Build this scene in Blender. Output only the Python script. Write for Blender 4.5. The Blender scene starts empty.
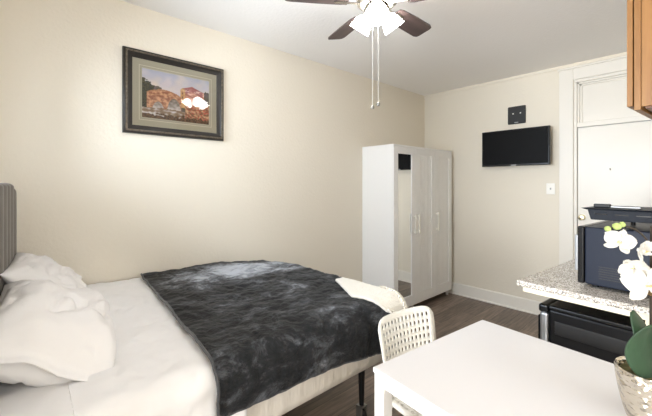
import bpy, bmesh, math, random
from mathutils import Vector, Matrix, noise
random.seed(7)
PI = math.pi
S = bpy.context.scene
COL = S.collection
R = math.radians

# ------------------------------------------------------------------ materials
def new_mat(name):
    m = bpy.data.materials.new(name); m.use_nodes = True
    nt = m.node_tree; b = nt.nodes['Principled BSDF']
    return m, nt, b

def srgb(r, g, b):
    f = lambda c: (c/255/12.92) if c/255 <= .04045 else ((c/255+.055)/1.055)**2.4
    return (f(r), f(g), f(b), 1)

def mat(name, col, rough=.5, metal=0, bump=0, bscale=60, var=0, vscale=8, spec=.5, sheen=0, coat=0, detail=4, stretch=None):
    """plain procedural surface: base colour with slight noise variation and noise bump"""
    m, nt, b = new_mat(name)
    N, L = nt.nodes, nt.links
    b.inputs['Roughness'].default_value = rough
    b.inputs['Metallic'].default_value = metal
    b.inputs['Specular IOR Level'].default_value = spec
    b.inputs['Sheen Weight'].default_value = sheen
    b.inputs['Coat Weight'].default_value = coat
    b.inputs['Base Color'].default_value = col
    tc = N.new('ShaderNodeTexCoord'); mp = N.new('ShaderNodeMapping')
    L.new(tc.outputs['Object'], mp.inputs['Vector'])
    if stretch: mp.inputs['Scale'].default_value = stretch
    if var:
        n = N.new('ShaderNodeTexNoise'); n.inputs['Scale'].default_value = vscale; n.inputs['Detail'].default_value = 4
        L.new(mp.outputs[0], n.inputs['Vector'])
        cr = N.new('ShaderNodeValToRGB')
        cr.color_ramp.elements[0].position = .3; cr.color_ramp.elements[1].position = .7
        cr.color_ramp.elements[0].color = tuple(c*(1-var) for c in col[:3])+(1,)
        cr.color_ramp.elements[1].color = tuple(min(1, c*(1+var)) for c in col[:3])+(1,)
        L.new(n.outputs['Fac'], cr.inputs['Fac']); L.new(cr.outputs['Color'], b.inputs['Base Color'])
    if bump:
        n = N.new('ShaderNodeTexNoise'); n.inputs['Scale'].default_value = bscale; n.inputs['Detail'].default_value = detail
        L.new(mp.outputs[0], n.inputs['Vector'])
        bp = N.new('ShaderNodeBump'); bp.inputs['Strength'].default_value = bump; bp.inputs['Distance'].default_value = .01
        L.new(n.outputs['Fac'], bp.inputs['Height']); L.new(bp.outputs['Normal'], b.inputs['Normal'])
    return m

M = {}
M['wall'] = mat('wall_paint', srgb(229, 221, 205), .62, bump=.22, bscale=55, detail=3)
M['ceiling'] = mat('ceiling_paint', srgb(244, 241, 237), .85, bump=.25, bscale=45, detail=3)
M['trim'] = mat('trim_paint', srgb(234, 229, 219), .35, bump=.04, bscale=20)
M['doorpaint'] = mat('door_paint', srgb(233, 228, 218), .3, bump=.05, bscale=14)
M['white_lam'] = mat('white_laminate', srgb(243, 242, 240), .35)
M['white_top'] = mat('white_table_top', srgb(230, 229, 231), .3)
M['white_steel'] = mat('white_powder_coat', srgb(238, 237, 234), .35)
M['white_plastic'] = mat('white_plastic', srgb(236, 233, 224), .35)
M['cotton'] = mat('white_cotton', srgb(233, 231, 230), .85, bump=1.0, bscale=6, detail=5)
M['sheet'] = mat('white_sheet', srgb(233, 232, 232), .85, bump=.9, bscale=5, detail=5)
M['mattress'] = mat('mattress_ticking', srgb(212, 206, 196), .8, bump=.9, bscale=7, detail=3, stretch=(3, 1, .6))
M['knit'] = mat('cream_knit', srgb(230, 225, 213), .95, bump=.6, bscale=120, sheen=.4)
M['black_metal'] = mat('black_metal', srgb(22, 22, 23), .45, metal=.3)
M['caster'] = mat('grey_caster_metal', srgb(150, 148, 142), .4, metal=.8)
M['chrome'] = mat('brushed_nickel', srgb(190, 185, 176), .22, metal=1)
M['brass'] = mat('aged_brass', srgb(186, 174, 146), .3, metal=1)
M['silver'] = mat('silver_trim', srgb(165, 166, 168), .35, metal=.85)
M['black_gloss'] = mat('black_gloss', srgb(14, 14, 16), .25, bump=.03, bscale=4, spec=.35)
M['black_side'] = mat('fridge_side_black', srgb(15, 15, 17), .3, spec=.25, bump=.05, bscale=3)
M['black_matte'] = mat('black_matte', srgb(24, 24, 25), .5)
M['navy'] = mat('microwave_navy_black', srgb(30, 36, 50), .42, spec=.2, bump=.03, bscale=12)
M['griddle'] = mat('griddle_black', srgb(34, 38, 46), .5, spec=.25, bump=.1, bscale=60)
M['screen'] = mat('tv_screen', srgb(9, 9, 10), .5, spec=.12)
M['cream_ply'] = mat('cream_painted_ply', srgb(236, 226, 200), .5, var=.04, vscale=12)
M['petal'] = mat('orchid_petal', srgb(212, 208, 199), .6, bump=.08, bscale=40, sheen=.2)
M['lip'] = mat('orchid_lip', srgb(236, 214, 150), .5, var=.15, vscale=60)
M['bud'] = mat('orchid_bud', srgb(168, 186, 110), .5, var=.15, vscale=40)
M['leaf'] = mat('orchid_leaf', srgb(44, 70, 46), .45, var=.22, vscale=9, bump=.1, bscale=20, stretch=(1, 4, 1))
M['stem'] = mat('dark_stem', srgb(52, 42, 30), .6, var=.2, vscale=40)
M['raffia'] = mat('raffia_tie', srgb(110, 86, 52), .8, bump=.4, bscale=80)
M['moss'] = mat('moss', srgb(84, 80, 48), .95, bump=.8, bscale=60, var=.3, vscale=50)
M['frame_black'] = mat('picture_frame_black', srgb(38, 33, 29), .35, bump=.25, bscale=30, var=.2, vscale=20)
M['frame_silver'] = mat('picture_frame_bead', srgb(112, 102, 88), .35, metal=.6, bump=.6, bscale=110, var=.4, vscale=70)
M['matboard'] = mat('picture_mat_board', srgb(178, 174, 156), .8)
M['mat_bevel'] = mat('picture_mat_bevel', srgb(216, 212, 196), .8)
M['headboard'] = mat('grey_upholstery', srgb(98, 91, 82), .8, bump=.15, bscale=150, sheen=.3, var=.1, vscale=14)
M['switch'] = mat('switch_plate_white', srgb(243, 240, 232), .3)
M['screw'] = mat('screw_head', srgb(214, 214, 210), .3, metal=.5)
M['logo'] = mat('logo_grey', srgb(170, 170, 168), .4)

def mat_mirror():
    m, nt, b = new_mat('mirror_silvering')
    b.inputs['Metallic'].default_value = 1; b.inputs['Roughness'].default_value = .02
    b.inputs['Base Color'].default_value = (.86, .87, .86, 1); return m
M['mirror'] = mat_mirror()

def mat_glass(name='clear_glass'):
    m, nt, b = new_mat(name); N, L = nt.nodes, nt.links
    out = N['Material Output']
    tr = N.new('ShaderNodeBsdfTransparent'); gl = N.new('ShaderNodeBsdfGlossy'); gl.inputs['Roughness'].default_value = .03
    fr = N.new('ShaderNodeFresnel'); fr.inputs['IOR'].default_value = 1.45
    mx = N.new('ShaderNodeMixShader')
    L.new(fr.outputs[0], mx.inputs[0]); L.new(tr.outputs[0], mx.inputs[1]); L.new(gl.outputs[0], mx.inputs[2])
    L.new(mx.outputs[0], out.inputs['Surface']); return m
M['glass'] = mat_glass()

def mat_emit(name, col, s):
    m, nt, b = new_mat(name)
    b.inputs['Base Color'].default_value = (.9, .88, .84, 1)
    b.inputs['Emission Color'].default_value = col; b.inputs['Emission Strength'].default_value = s
    return m
LAMP = 25
M['shade'] = mat_emit('lit_frosted_shade', (1, .97, .94, 1), LAMP)

def mat_floor():
    m, nt, b = new_mat('grey_wood_planks'); N, L = nt.nodes, nt.links
    tc = N.new('ShaderNodeTexCoord')
    br = N.new('ShaderNodeTexBrick')
    br.inputs['Scale'].default_value = 1; br.inputs['Brick Width'].default_value = 1.22; br.inputs['Row Height'].default_value = .15
    br.inputs['Mortar Size'].default_value = .0015; br.inputs['Mortar Smooth'].default_value = .1; br.offset = .37
    br.inputs['Color1'].default_value = srgb(150, 134, 121); br.inputs['Color2'].default_value = srgb(116, 103, 94)
    br.inputs['Mortar'].default_value = srgb(48, 42, 38)
    L.new(tc.outputs['Object'], br.inputs['Vector'])
    mp = N.new('ShaderNodeMapping'); mp.inputs['Scale'].default_value = (1.6, 22, 1)
    L.new(tc.outputs['Object'], mp.inputs['Vector'])
    n = N.new('ShaderNodeTexNoise'); n.inputs['Scale'].default_value = 2.2; n.inputs['Detail'].default_value = 7; n.inputs['Roughness'].default_value = .65
    n.inputs['Distortion'].default_value = .4
    L.new(mp.outputs[0], n.inputs['Vector'])
    cr = N.new('ShaderNodeValToRGB'); cr.color_ramp.elements[0].position = .3; cr.color_ramp.elements[1].position = .72
    cr.color_ramp.elements[0].color = (.42, .4, .39, 1); cr.color_ramp.elements[1].color = (1.25, 1.2, 1.15, 1)
    L.new(n.outputs['Fac'], cr.inputs['Fac'])
    mx = N.new('ShaderNodeMix'); mx.data_type = 'RGBA'; mx.blend_type = 'MULTIPLY'; mx.inputs['Factor'].default_value = 1
    L.new(br.outputs['Color'], mx.inputs['A']); L.new(cr.outputs['Color'], mx.inputs['B'])
    L.new(mx.outputs['Result'], b.inputs['Base Color'])
    b.inputs['Roughness'].default_value = .42
    bp = N.new('ShaderNodeBump'); bp.inputs['Strength'].default_value = .15; bp.inputs['Distance'].default_value = .005
    L.new(n.outputs['Fac'], bp.inputs['Height']); L.new(bp.outputs['Normal'], b.inputs['Normal'])
    return m
M['floor'] = mat_floor()

def mat_granite():
    m, nt, b = new_mat('speckled_granite'); N, L = nt.nodes, nt.links
    tc = N.new('ShaderNodeTexCoord')
    v = N.new('ShaderNodeTexVoronoi'); v.inputs['Scale'].default_value = 230
    L.new(tc.outputs['Object'], v.inputs['Vector'])
    cr = N.new('ShaderNodeValToRGB'); cr.color_ramp.interpolation = 'CONSTANT'
    e = cr.color_ramp.elements
    e[0].position = 0; e[0].color = srgb(104, 99, 94); e[1].position = .1; e[1].color = srgb(168, 160, 150)
    for p, c in ((.36, (226, 220, 210)), (.62, (196, 188, 178)), (.84, (150, 144, 137)), (.93, (236, 232, 224))):
        k = e.new(p); k.color = srgb(*c)
    sep = N.new('ShaderNodeSeparateColor'); L.new(v.outputs['Color'], sep.inputs[0])
    L.new(sep.outputs[0], cr.inputs['Fac']); L.new(cr.outputs['Color'], b.inputs['Base Color'])
    b.inputs['Roughness'].default_value = .22
    return m
M['granite'] = mat_granite()

def mat_wood(name, c1, c2, scale, rough=.4, axis='Z', bands=True):
    m, nt, b = new_mat(name); N, L = nt.nodes, nt.links
    tc = N.new('ShaderNodeTexCoord'); mp = N.new('ShaderNodeMapping')
    mp.inputs['Scale'].default_value = {'Z': (scale, scale, scale*.06), 'X': (scale*.06, scale, scale)}[axis]
    L.new(tc.outputs['Object'], mp.inputs['Vector'])
    n = N.new('ShaderNodeTexNoise'); n.inputs['Scale'].default_value = 1; n.inputs['Detail'].default_value = 6; n.inputs['Distortion'].default_value = .6
    L.new(mp.outputs[0], n.inputs['Vector'])
    cr = N.new('ShaderNodeValToRGB'); cr.color_ramp.elements[0].position = .3; cr.color_ramp.elements[1].position = .7
    cr.color_ramp.elements[0].color = c1; cr.color_ramp.elements[1].color = c2
    L.new(n.outputs['Fac'], cr.inputs['Fac']); L.new(cr.outputs['Color'], b.inputs['Base Color'])
    b.inputs['Roughness'].default_value = rough
    return m
M['oak'] = mat_wood('honey_oak', srgb(122, 82, 40), srgb(150, 107, 58), 30)
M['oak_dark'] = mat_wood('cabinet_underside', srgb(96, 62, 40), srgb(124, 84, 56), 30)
M['blade'] = mat_wood('fan_blade_walnut', srgb(62, 50, 49), srgb(92, 76, 73), 26, .45, 'X')

def mat_plush():
    m, nt, b = new_mat('charcoal_plush'); N, L = nt.nodes, nt.links
    tc = N.new('ShaderNodeTexCoord')
    mp = N.new('ShaderNodeMapping'); mp.inputs['Scale'].default_value = (1.5, 2.2, 2.2); mp.inputs['Rotation'].default_value = (0, 0, .5)
    L.new(tc.outputs['Object'], mp.inputs['Vector'])
    n = N.new('ShaderNodeTexNoise'); n.inputs['Scale'].default_value = 3.2; n.inputs['Detail'].default_value = 11; n.inputs['Roughness'].default_value = .74
    n.inputs['Distortion'].default_value = .45
    L.new(mp.outputs[0], n.inputs['Vector'])
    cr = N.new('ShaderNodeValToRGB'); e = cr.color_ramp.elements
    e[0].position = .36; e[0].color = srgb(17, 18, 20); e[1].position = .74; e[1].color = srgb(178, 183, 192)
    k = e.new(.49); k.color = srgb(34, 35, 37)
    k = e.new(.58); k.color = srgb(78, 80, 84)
    # window sheen on the pile painted into the colour, palest by the wall
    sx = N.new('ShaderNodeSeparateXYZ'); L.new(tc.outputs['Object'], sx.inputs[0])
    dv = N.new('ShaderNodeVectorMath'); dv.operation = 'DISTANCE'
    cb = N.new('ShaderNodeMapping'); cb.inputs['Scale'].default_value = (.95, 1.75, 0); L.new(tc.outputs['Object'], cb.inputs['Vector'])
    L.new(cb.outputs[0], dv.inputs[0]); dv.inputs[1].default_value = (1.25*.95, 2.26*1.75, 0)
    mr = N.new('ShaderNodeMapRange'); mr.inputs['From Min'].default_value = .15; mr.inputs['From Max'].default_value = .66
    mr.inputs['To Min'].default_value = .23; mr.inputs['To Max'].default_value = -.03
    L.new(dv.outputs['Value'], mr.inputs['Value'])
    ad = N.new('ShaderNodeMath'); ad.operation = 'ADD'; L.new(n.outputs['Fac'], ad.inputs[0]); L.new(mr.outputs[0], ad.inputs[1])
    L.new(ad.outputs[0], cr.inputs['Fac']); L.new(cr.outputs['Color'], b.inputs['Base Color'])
    b.inputs['Roughness'].default_value = .75; b.inputs['Specular IOR Level'].default_value = .2; b.inputs['Sheen Weight'].default_value = .06
    n2 = N.new('ShaderNodeTexNoise'); n2.inputs['Scale'].default_value = 13; n2.inputs['Detail'].default_value = 10; n2.inputs['Distortion'].default_value = .3
    L.new(tc.outputs['Object'], n2.inputs['Vector'])
    bp = N.new('ShaderNodeBump'); bp.inputs['Strength'].default_value = .9; bp.inputs['Distance'].default_value = .03
    L.new(n2.outputs['Fac'], bp.inputs['Height']); L.new(bp.outputs['Normal'], b.inputs['Normal'])
    return m
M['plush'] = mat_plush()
M['plush_hem'] = mat('plush_hem', srgb(58, 58, 60), .8, sheen=.3)

def mat_hammered():
    m, nt, b = new_mat('hammered_silver'); N, L = nt.nodes, nt.links
    tc = N.new('ShaderNodeTexCoord'); mp = N.new('ShaderNodeMapping'); mp.inputs['Scale'].default_value = (1, 1, 1.7)
    L.new(tc.outputs['Object'], mp.inputs['Vector'])
    v = N.new('ShaderNodeTexVoronoi'); v.inputs['Scale'].default_value = 34; v.feature = 'SMOOTH_F1'; v.inputs['Smoothness'].default_value = .3
    L.new(mp.outputs[0], v.inputs['Vector'])
    bp = N.new('ShaderNodeBump'); bp.inputs['Strength'].default_value = .8; bp.inputs['Distance'].default_value = .012; bp.invert = True
    L.new(v.outputs['Distance'], bp.inputs['Height']); L.new(bp.outputs['Normal'], b.inputs['Normal'])
    b.inputs['Metallic'].default_value = .9; b.inputs['Roughness'].default_value = .18
    b.inputs['Base Color'].default_value = srgb(206, 198, 184)
    return m
M['hammered'] = mat_hammered()

def mat_vcol(name, rough):
    m, nt, b = new_mat(name); a = nt.nodes.new('ShaderNodeVertexColor'); a.layer_name = 'Col'
    nt.links.new(a.outputs['Color'], b.inputs['Base Color']); b.inputs['Roughness'].default_value = rough
    return m
M['print'] = mat_vcol('printed_landscape', .6)

# ------------------------------------------------------------------ mesh helpers
def box(bm, x0, x1, y0, y1, z0, z1, bev=0, seg=2):
    vs = [bm.verts.new((x, y, z)) for x in (x0, x1) for y in (y0, y1) for z in (z0, z1)]
    fs = [(0, 1, 3, 2), (4, 6, 7, 5), (0, 4, 5, 1), (2, 3, 7, 6), (0, 2, 6, 4), (1, 5, 7, 3)]
    faces = [bm.faces.new([vs[i] for i in f]) for f in fs]
    if bev:
        es = list({e for f in faces for e in f.edges})
        bmesh.ops.bevel(bm, geom=es, offset=bev, segments=seg, affect='EDGES', profile=.5)
    return bm

def tube(bm, pts, rad, n=10, caps=True):
    pts = [Vector(p) for p in pts]
    if not isinstance(rad, (list, tuple)): rad = [rad]*len(pts)
    rings = []; prev = None
    for i, p in enumerate(pts):
        t = (pts[min(i+1, len(pts)-1)]-pts[max(i-1, 0)]).normalized()
        if prev is None:
            a = Vector((0, 0, 1)) if abs(t.z) < .9 else Vector((1, 0, 0))
            u = t.cross(a).normalized()
        else:
            u = (prev-t*prev.dot(t)).normalized()
        prev = u; w = t.cross(u)
        rings.append([bm.verts.new(p+(u*math.cos(2*PI*k/n)+w*math.sin(2*PI*k/n))*rad[i]) for k in range(n)])
    for a, b in zip(rings, rings[1:]):
        for k in range(n): bm.faces.new([a[k], a[(k+1) % n], b[(k+1) % n], b[k]])
    if caps:
        bm.faces.new(rings[0][::-1]); bm.faces.new(rings[-1])
    return bm

def lathe(bm, prof, n=32, mtx=None):
    """prof: list of (radius, z)"""
    rings = []
    for r, z in prof:
        ring = []
        for k in range(n):
            v = Vector((r*math.cos(2*PI*k/n), r*math.sin(2*PI*k/n), z))
            ring.append(bm.verts.new(mtx @ v if mtx else v))
        rings.append(ring)
    for a, b in zip(rings, rings[1:]):
        for k in range(n): bm.faces.new([a[k], a[(k+1) % n], b[(k+1) % n], b[k]])
    if prof[0][0] > 1e-4: bm.faces.new(rings[0][::-1])
    if prof[-1][0] > 1e-4: bm.faces.new(rings[-1])
    return bm

def grid(bm, nu, nv, f):
    """surface f(u,v)->xyz over [0,1]^2"""
    vs = [[bm.verts.new(f(i/nu, j/nv)) for j in range(nv+1)] for i in range(nu+1)]
    for i in range(nu):
        for j in range(nv): bm.faces.new([vs[i][j], vs[i+1][j], vs[i+1][j+1], vs[i][j+1]])
    return vs

def prism(bm, outline, z0, z1):
    """outline list of (x,y)"""
    a = [bm.verts.new((x, y, z0)) for x, y in outline]; b = [bm.verts.new((x, y, z1)) for x, y in outline]
    n = len(a)
    for k in range(n): bm.faces.new([a[k], a[(k+1) % n], b[(k+1) % n], b[k]])
    bm.faces.new(a[::-1]); bm.faces.new(b); return bm

def part(name, bm, m, parent=None, smooth=False, bevel=0, solid=0, sub=0, loc=None, label=None, angle=35):
    me = bpy.data.meshes.new(name)
    bmesh.ops.recalc_face_normals(bm, faces=bm.faces)
    for f in bm.faces: f.smooth = smooth
    if smooth:
        for e in bm.edges:
            if len(e.link_faces) == 2 and e.calc_face_angle(0) > R(angle): e.smooth = False
    bm.to_mesh(me); bm.free()
    o = bpy.data.objects.new(name, me); COL.objects.link(o)
    me.materials.append(m)
    if parent: o.parent = parent
    if loc: o.location = loc
    if solid:
        s = o.modifiers.new('thickness', 'SOLIDIFY'); s.thickness = solid; s.offset = 0
    if bevel:
        b = o.modifiers.new('edges', 'BEVEL'); b.width = bevel; b.segments = 2; b.limit_method = 'ANGLE'; b.angle_limit = R(40)
    if sub:
        s = o.modifiers.new('smooth', 'SUBSURF'); s.levels = sub; s.render_levels = sub
    if label: o['label'] = label
    return o

def thing(name, label, cat, loc=(0, 0, 0), rz=0, group=None):
    o = bpy.data.objects.new(name, None); COL.objects.link(o)
    o.empty_display_size = .1; o.location = loc; o.rotation_euler = (0, 0, rz)
    o['label'] = label; o['category'] = cat
    if group: o['group'] = group
    return o

def tag(o, label, cat, group=None):
    o['label'] = label; o['category'] = cat
    if group: o['group'] = group
    return o

def struct(name, bm, m, parent=None, **k):
    o = part(name, bm, m, parent, **k)
    if not parent: o['kind'] = 'structure'
    return o
BM = bmesh.new
def copyo(o, parent=None, loc=None, rot=None):
    c = o.copy(); COL.objects.link(c)
    if parent: c.parent = parent
    if loc is not None: c.location = loc
    if rot is not None: c.rotation_euler = rot
    return c

# ------------------------------------------------------------------ room shell
H = 2.645                       # ceiling height
YL, XB = 2.606, 4.192           # left wall plane, back wall plane
XH = -.17                       # wall behind the headboard
YJ = 1.0                        # where that wall steps back
XR, YR = -3.2, -1.35            # rear corner of the room behind the viewer
KA = R(-5)                      # kitchen run is a few degrees off square
KO = Vector((1.922, .656, 0))   # free corner of the worktop
def kw(lx, ly, z=0):
    c, s = math.cos(KA), math.sin(KA)
    return Vector((KO.x+lx*c-ly*s, KO.y+lx*s+ly*c, z))
KD = -.76                       # kitchen wall behind the worktop (local y)
kj = kw(-.05, KD)               # corner where the kitchen wall begins
kb_l = (XB-KO.x+KD*math.sin(KA))/math.cos(KA)
kb = kw(kb_l, KD)
T = .12
def wallseg(name, p, q, z0=0, z1=H, out=1):
    """wall between plan points p,q; thickness to the left of p->q when out=1"""
    p, q = Vector(p[:2]), Vector(q[:2]); d = (q-p).normalized(); n = Vector((-d.y, d.x))*T*out
    bm = BM(); prism(bm, [tuple(p), tuple(q), tuple(q+n), tuple(p+n)], z0, z1)
    return struct(name, bm, M['wall'])
bm = BM(); prism(bm, [(XR-T, YR-T), (XB+T, YR-T), (XB+T, YL+T), (XR-T, YL+T)], -.08, 0); struct('floor', bm, M['floor'])
bm = BM(); prism(bm, [(XR-T, YR-T), (XB+T, YR-T), (XB+T, YL+T), (XR-T, YL+T)], H, H+.1); struct('ceiling', bm, M['ceiling'])
bm = BM(); box(bm, XH-T, XB+T, YL, YL+T, 0, H); struct('wall_left', bm, M['wall'])

# back wall with a door opening (leaf and transom under one casing)
DY1, DY0 = .893, .083           # opening left / right
DTOP, DLEAF = 2.48, 1.99
bm = BM()
box(bm, XB, XB+T, DY1, YL, 0, H); box(bm, XB, XB+T, kb.y-.3, DY0, 0, H); box(bm, XB, XB+T, DY0, DY1, DTOP, H)
struct('wall_back', bm, M['wall'])
# head wall with window
WY0, WY1, WZ0, WZ1 = 1.25, 2.3, 1.0, 2.2
bm = BM()
box(bm, XH-T, XH, YJ, WY0, 0, H); box(bm, XH-T, XH, WY1, YL, 0, H)
box(bm, XH-T, XH, WY0, WY1, 0, WZ0); box(bm, XH-T, XH, WY0, WY1, WZ1, H)
struct('wall_head', bm, M['wall'])
bm = BM(); box(bm, XR, XH-T, YJ, YJ+T, 0, H); struct('wall_return', bm, M['wall'])
VX0, VX1, VZ0, VZ1 = .1, 1.5, 1.0, 2.3      # added window behind the viewer, unseen, for fill light
bm = BM()
box(bm, XR-T, VX0, YR-T, YR, 0, H); box(bm, VX1, kj.x+T, YR-T, YR, 0, H)
box(bm, VX0, VX1, YR-T, YR, 0, VZ0); box(bm, VX0, VX1, YR-T, YR, VZ1, H)
struct('wall_rear', bm, M['wall'])
UY0, UY1, UZ0, UZ1 = -.1, .95, .3, 1.9  # added opening in the unseen side wall, for fill light
bm = BM()
box(bm, XR-T, XR, YR, UY0, 0, H); box(bm, XR-T, XR, UY1, YJ+T, 0, H)
box(bm, XR-T, XR, UY0, UY1, 0, UZ0); box(bm, XR-T, XR, UY0, UY1, UZ1, H)
struct('wall_side', bm, M['wall'])
bm = BM(); box(bm, kj.x, kj.x+T, YR, kj.y-T*.999, 0, H); struct('wall_step', bm, M['wall'])
wallseg('wall_kitchen', kj, kb, out=-1)

# windows
def window(name, axis, a0, a1, z0, z1, p):
    """casement frame in an opening; axis 'x' = opening in an x-plane wall"""
    fr = BM(); w = .05
    def b(bm, s0, s1, q0, q1, d0=.03, d1=.09):
        if axis == 'x': box(bm, p-d1, p-d0, s0, s1, q0, q1)
        else: box(bm, s0, s1, p-d1, p-d0, q0, q1)
    b(fr, a0, a0+w, z0, z1); b(fr, a1-w, a1, z0, z1); b(fr, a0+w, a1-w, z0, z0+w); b(fr, a0+w, a1-w, z1-w, z1)
    b(fr, a0+w, a1-w, (z0+z1)/2-.025, (z0+z1)/2+.025)
    o = struct(name, fr, M['trim'])
    g = BM(); b(g, a0+w, a1-w, z0+w, (z0+z1)/2-.025, .058, .062); part('window_pane', g, M['glass'], o)
    g = BM(); b(g, a0+w, a1-w, (z0+z1)/2+.025, z1-w, .058, .062); part('window_pane', g, M['glass'], o)
    return o
window('window_1', 'x', WY0, WY1, WZ0, WZ1, XH)
window('added_window_rear', 'y', VX0, VX1, VZ0, VZ1, YR)  # made-up window, gives the rear fill an opening
window('added_window_side', 'x', UY0, UY1, UZ0, UZ1, XR)  # made-up window, gives the side fill an opening

# skirting boards
def board(bm, p, q, h=.145, t=.016):
    p, q = Vector(p[:2]), Vector(q[:2]); d = (q-p).normalized(); n = Vector((-d.y, d.x))
    prof = [(0, 0), (t+.008, 0), (t+.008, .012), (t, .02), (t, h-.012), (t-.006, h), (0, h)]
    A = [bm.verts.new((*(p+n*a), z)) for a, z in prof]; B = [bm.verts.new((*(q+n*a), z)) for a, z in prof]
    k = len(prof)
    for i in range(k): bm.faces.new([A[i], A[(i+1) % k], B[(i+1) % k], B[i]])
    bm.faces.new(A[::-1]); bm.faces.new(B)
bm = BM(); board(bm, (XB, 1.012), (XB, YL)); struct('baseboard_back', bm, M['trim'])
bm = BM(); board(bm, (2.88, YL), (XH, YL)); struct('baseboard_left', bm, M['trim'])
bm = BM(); board(bm, (XH, YL-.025), (XH, YJ)); struct('baseboard_head', bm, M['trim'])
# thin bead where ceiling meets the back wall
bm = BM(); box(bm, XB-.012, XB, kb.y, YL, H-.03, H); struct('trim_1', bm, M['wall'])
# door casing
CW = .118
bm = BM()
box(bm, XB-.022, XB, DY1-.004, DY1+CW, 0, DTOP+.11, .004)
box(bm, XB-.022, XB, DY0-CW, DY0+.004, 0, DTOP+.11, .004)
box(bm, XB-.022, XB, DY0+.004, DY1-.004, DTOP-.004, DTOP+.11, .004)
box(bm, XB-.03, XB, DY0-CW-.012, DY1+CW+.012, DTOP+.11, DTOP+.128, .003)
struct('trim_2', bm, M['trim'])
# jambs, transom bar and fixed transom panel
bm = BM()
box(bm, XB+.001, XB+T, DY1-.03, DY1, 0, DTOP-.03); box(bm, XB+.001, XB+T, DY0, DY0+.03, 0, DTOP-.03)
box(bm, XB+.001, XB+T, DY0, DY1, DTOP-.03, DTOP)
box(bm, XB+.006, XB+T, DY0+.03, DY1-.03, DLEAF+.004, DLEAF+.05)
for d, e in ((.03, .02), (.048, .036)):      # stepped stops around the panel
    box(bm, XB+e, XB+T-.01, DY1-d-.018, DY1-d, DLEAF+.05, DTOP-d); box(bm, XB+e, XB+T-.01, DY0+d, DY0+d+.018, DLEAF+.05, DTOP-d)
    box(bm, XB+e, XB+T-.01, DY0+d, DY1-d, DTOP-d-.018, DTOP-d)
struct('trim_3', bm, M['trim'], bevel=.003)
bm = BM(); box(bm, XB+.05, XB+.07, DY0+.066, DY1-.066, DLEAF+.05, DTOP-.066); struct('window_3', bm, M['doorpaint'])
bm = BM(); box(bm, XB+.02, XB+.06, DY0+.034, DY1-.034, .008, DLEAF-.002, .003)
door = struct('door_1', bm, M['doorpaint'])
bm = BM()
mx = Matrix.Translation((XB+.02, .822, 1.085)) @ Matrix.Rotation(-PI/2, 4, 'Y')
lathe(bm, [(.0, .0), (.03, 0), (.03, .006), (.012, .01), (.011, .03), (.024, .038), (.028, .05), (.024, .062), (0, .066)], 24, mx)
part('door_knob', bm, M['brass'], door, smooth=True, label='dull brass knob')
bm = BM(); tube(bm, [(XB+.022, .60, 1.56), (XB-.01, .60, 1.555), (XB-.014, .60, 1.57)], .004, 8)
part('coat_hook', bm, M['chrome'], door, smooth=True)

# ------------------------------------------------------------------ things on the back wall
t = thing('television', 'black flat screen television hung on the cream back wall', 'television', (4.05, 1.408, 1.62), 0)
W, Hh = .69, .405
bm = BM(); box(bm, 0, .045, -W/2, W/2, 0, Hh, .006); part('bezel', bm, M['black_gloss'], t)
bm = BM(); box(bm, -.0015, .001, -W/2+.012, W/2-.012, .02, Hh-.012); part('screen', bm, M['screen'], t)
bm = BM(); box(bm, -.003, .002, -.028, .028, .003, .013); part('maker_badge', bm, M['logo'], t, label='small grey maker badge below the screen')
bm = BM(); box(bm, .045, .06, -.1, .1, .1, .3); box(bm, .06, XB-4.05, -.04, .04, .16, .24); part('wall_bracket', bm, M['black_metal'], t)

t = thing('mounting_plate', 'small square black metal plate above the television', 'wall plate', (XB, 1.421, 2.1), 0)
bm = BM(); box(bm, -.018, -.001, -.093, .093, 0, .2, .01, 3); part('plate', bm, M['black_matte'], t)
for y in (.034, -.042):
    bm = BM(); lathe(bm, [(0, .0), (.008, 0), (.007, .004), (0, .005)], 12, Matrix.Translation((-.018, y, .118)) @ Matrix.Rotation(-PI/2, 4, 'Y'))
    part('screw', bm, M['screw'], t, smooth=True, label='pale screw head')
bm = BM(); box(bm, -.0195, -.017, -.02, .02, .012, .02); part('maker_badge', bm, M['logo'], t)

t = thing('light_switch', 'white light switch plate between television and door', 'light switch', (XB, 1.09, 1.31), 0)
bm = BM(); box(bm, -.008, -.0005, -.04, .04, 0, .118, .003); part('plate', bm, M['switch'], t)
bm = BM(); box(bm, -.016, -.006, -.006, .006, .05, .07, .002); part('toggle', bm, M['logo'], t)

# ------------------------------------------------------------------ framed picture on the left wall
px0, px1, pz0, pz1 = .511, 1.221, 1.765, 2.34
PW, PH = px1-px0, pz1-pz0
t = thing('framed_picture', 'black framed landscape print with grey mat on the left wall', 'picture', ((px0+px1)/2, YL-.001, pz0), 0)
def rectring(bm, w, h, rings):
    """rings of (inset, y): mitred moulding"""
    vs = []
    for d, y in rings:
        a, b = w/2-d, h-d
        vs.append([bm.verts.new(p) for p in ((-a, y, d), (a, y, d), (a, y, b), (-a, y, b))])
    for r0, r1 in zip(vs, vs[1:]):
        for k in range(4): bm.faces.new([r0[k], r0[(k+1) % 4], r1[(k+1) % 4], r1[k]])
bm = BM(); rectring(bm, PW, PH, [(0, 0), (0, -.02), (.006, -.03), (.014, -.032)]); rectring(bm, PW, PH, [(.026, -.034), (.032, -.036), (.044, -.026), (.055, -.018), (.058, -.012), (.058, 0)])
fr = part('frame', bm, M['frame_black'], t, smooth=True, angle=50)
bm = BM(); rectring(bm, PW, PH, [(.014, -.032), (.017, -.0375), (.023, -.0385), (.026, -.034)])
part('beaded_moulding', bm, M['frame_silver'], fr, smooth=True, label='worn silver beaded strip')
md = .118
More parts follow.
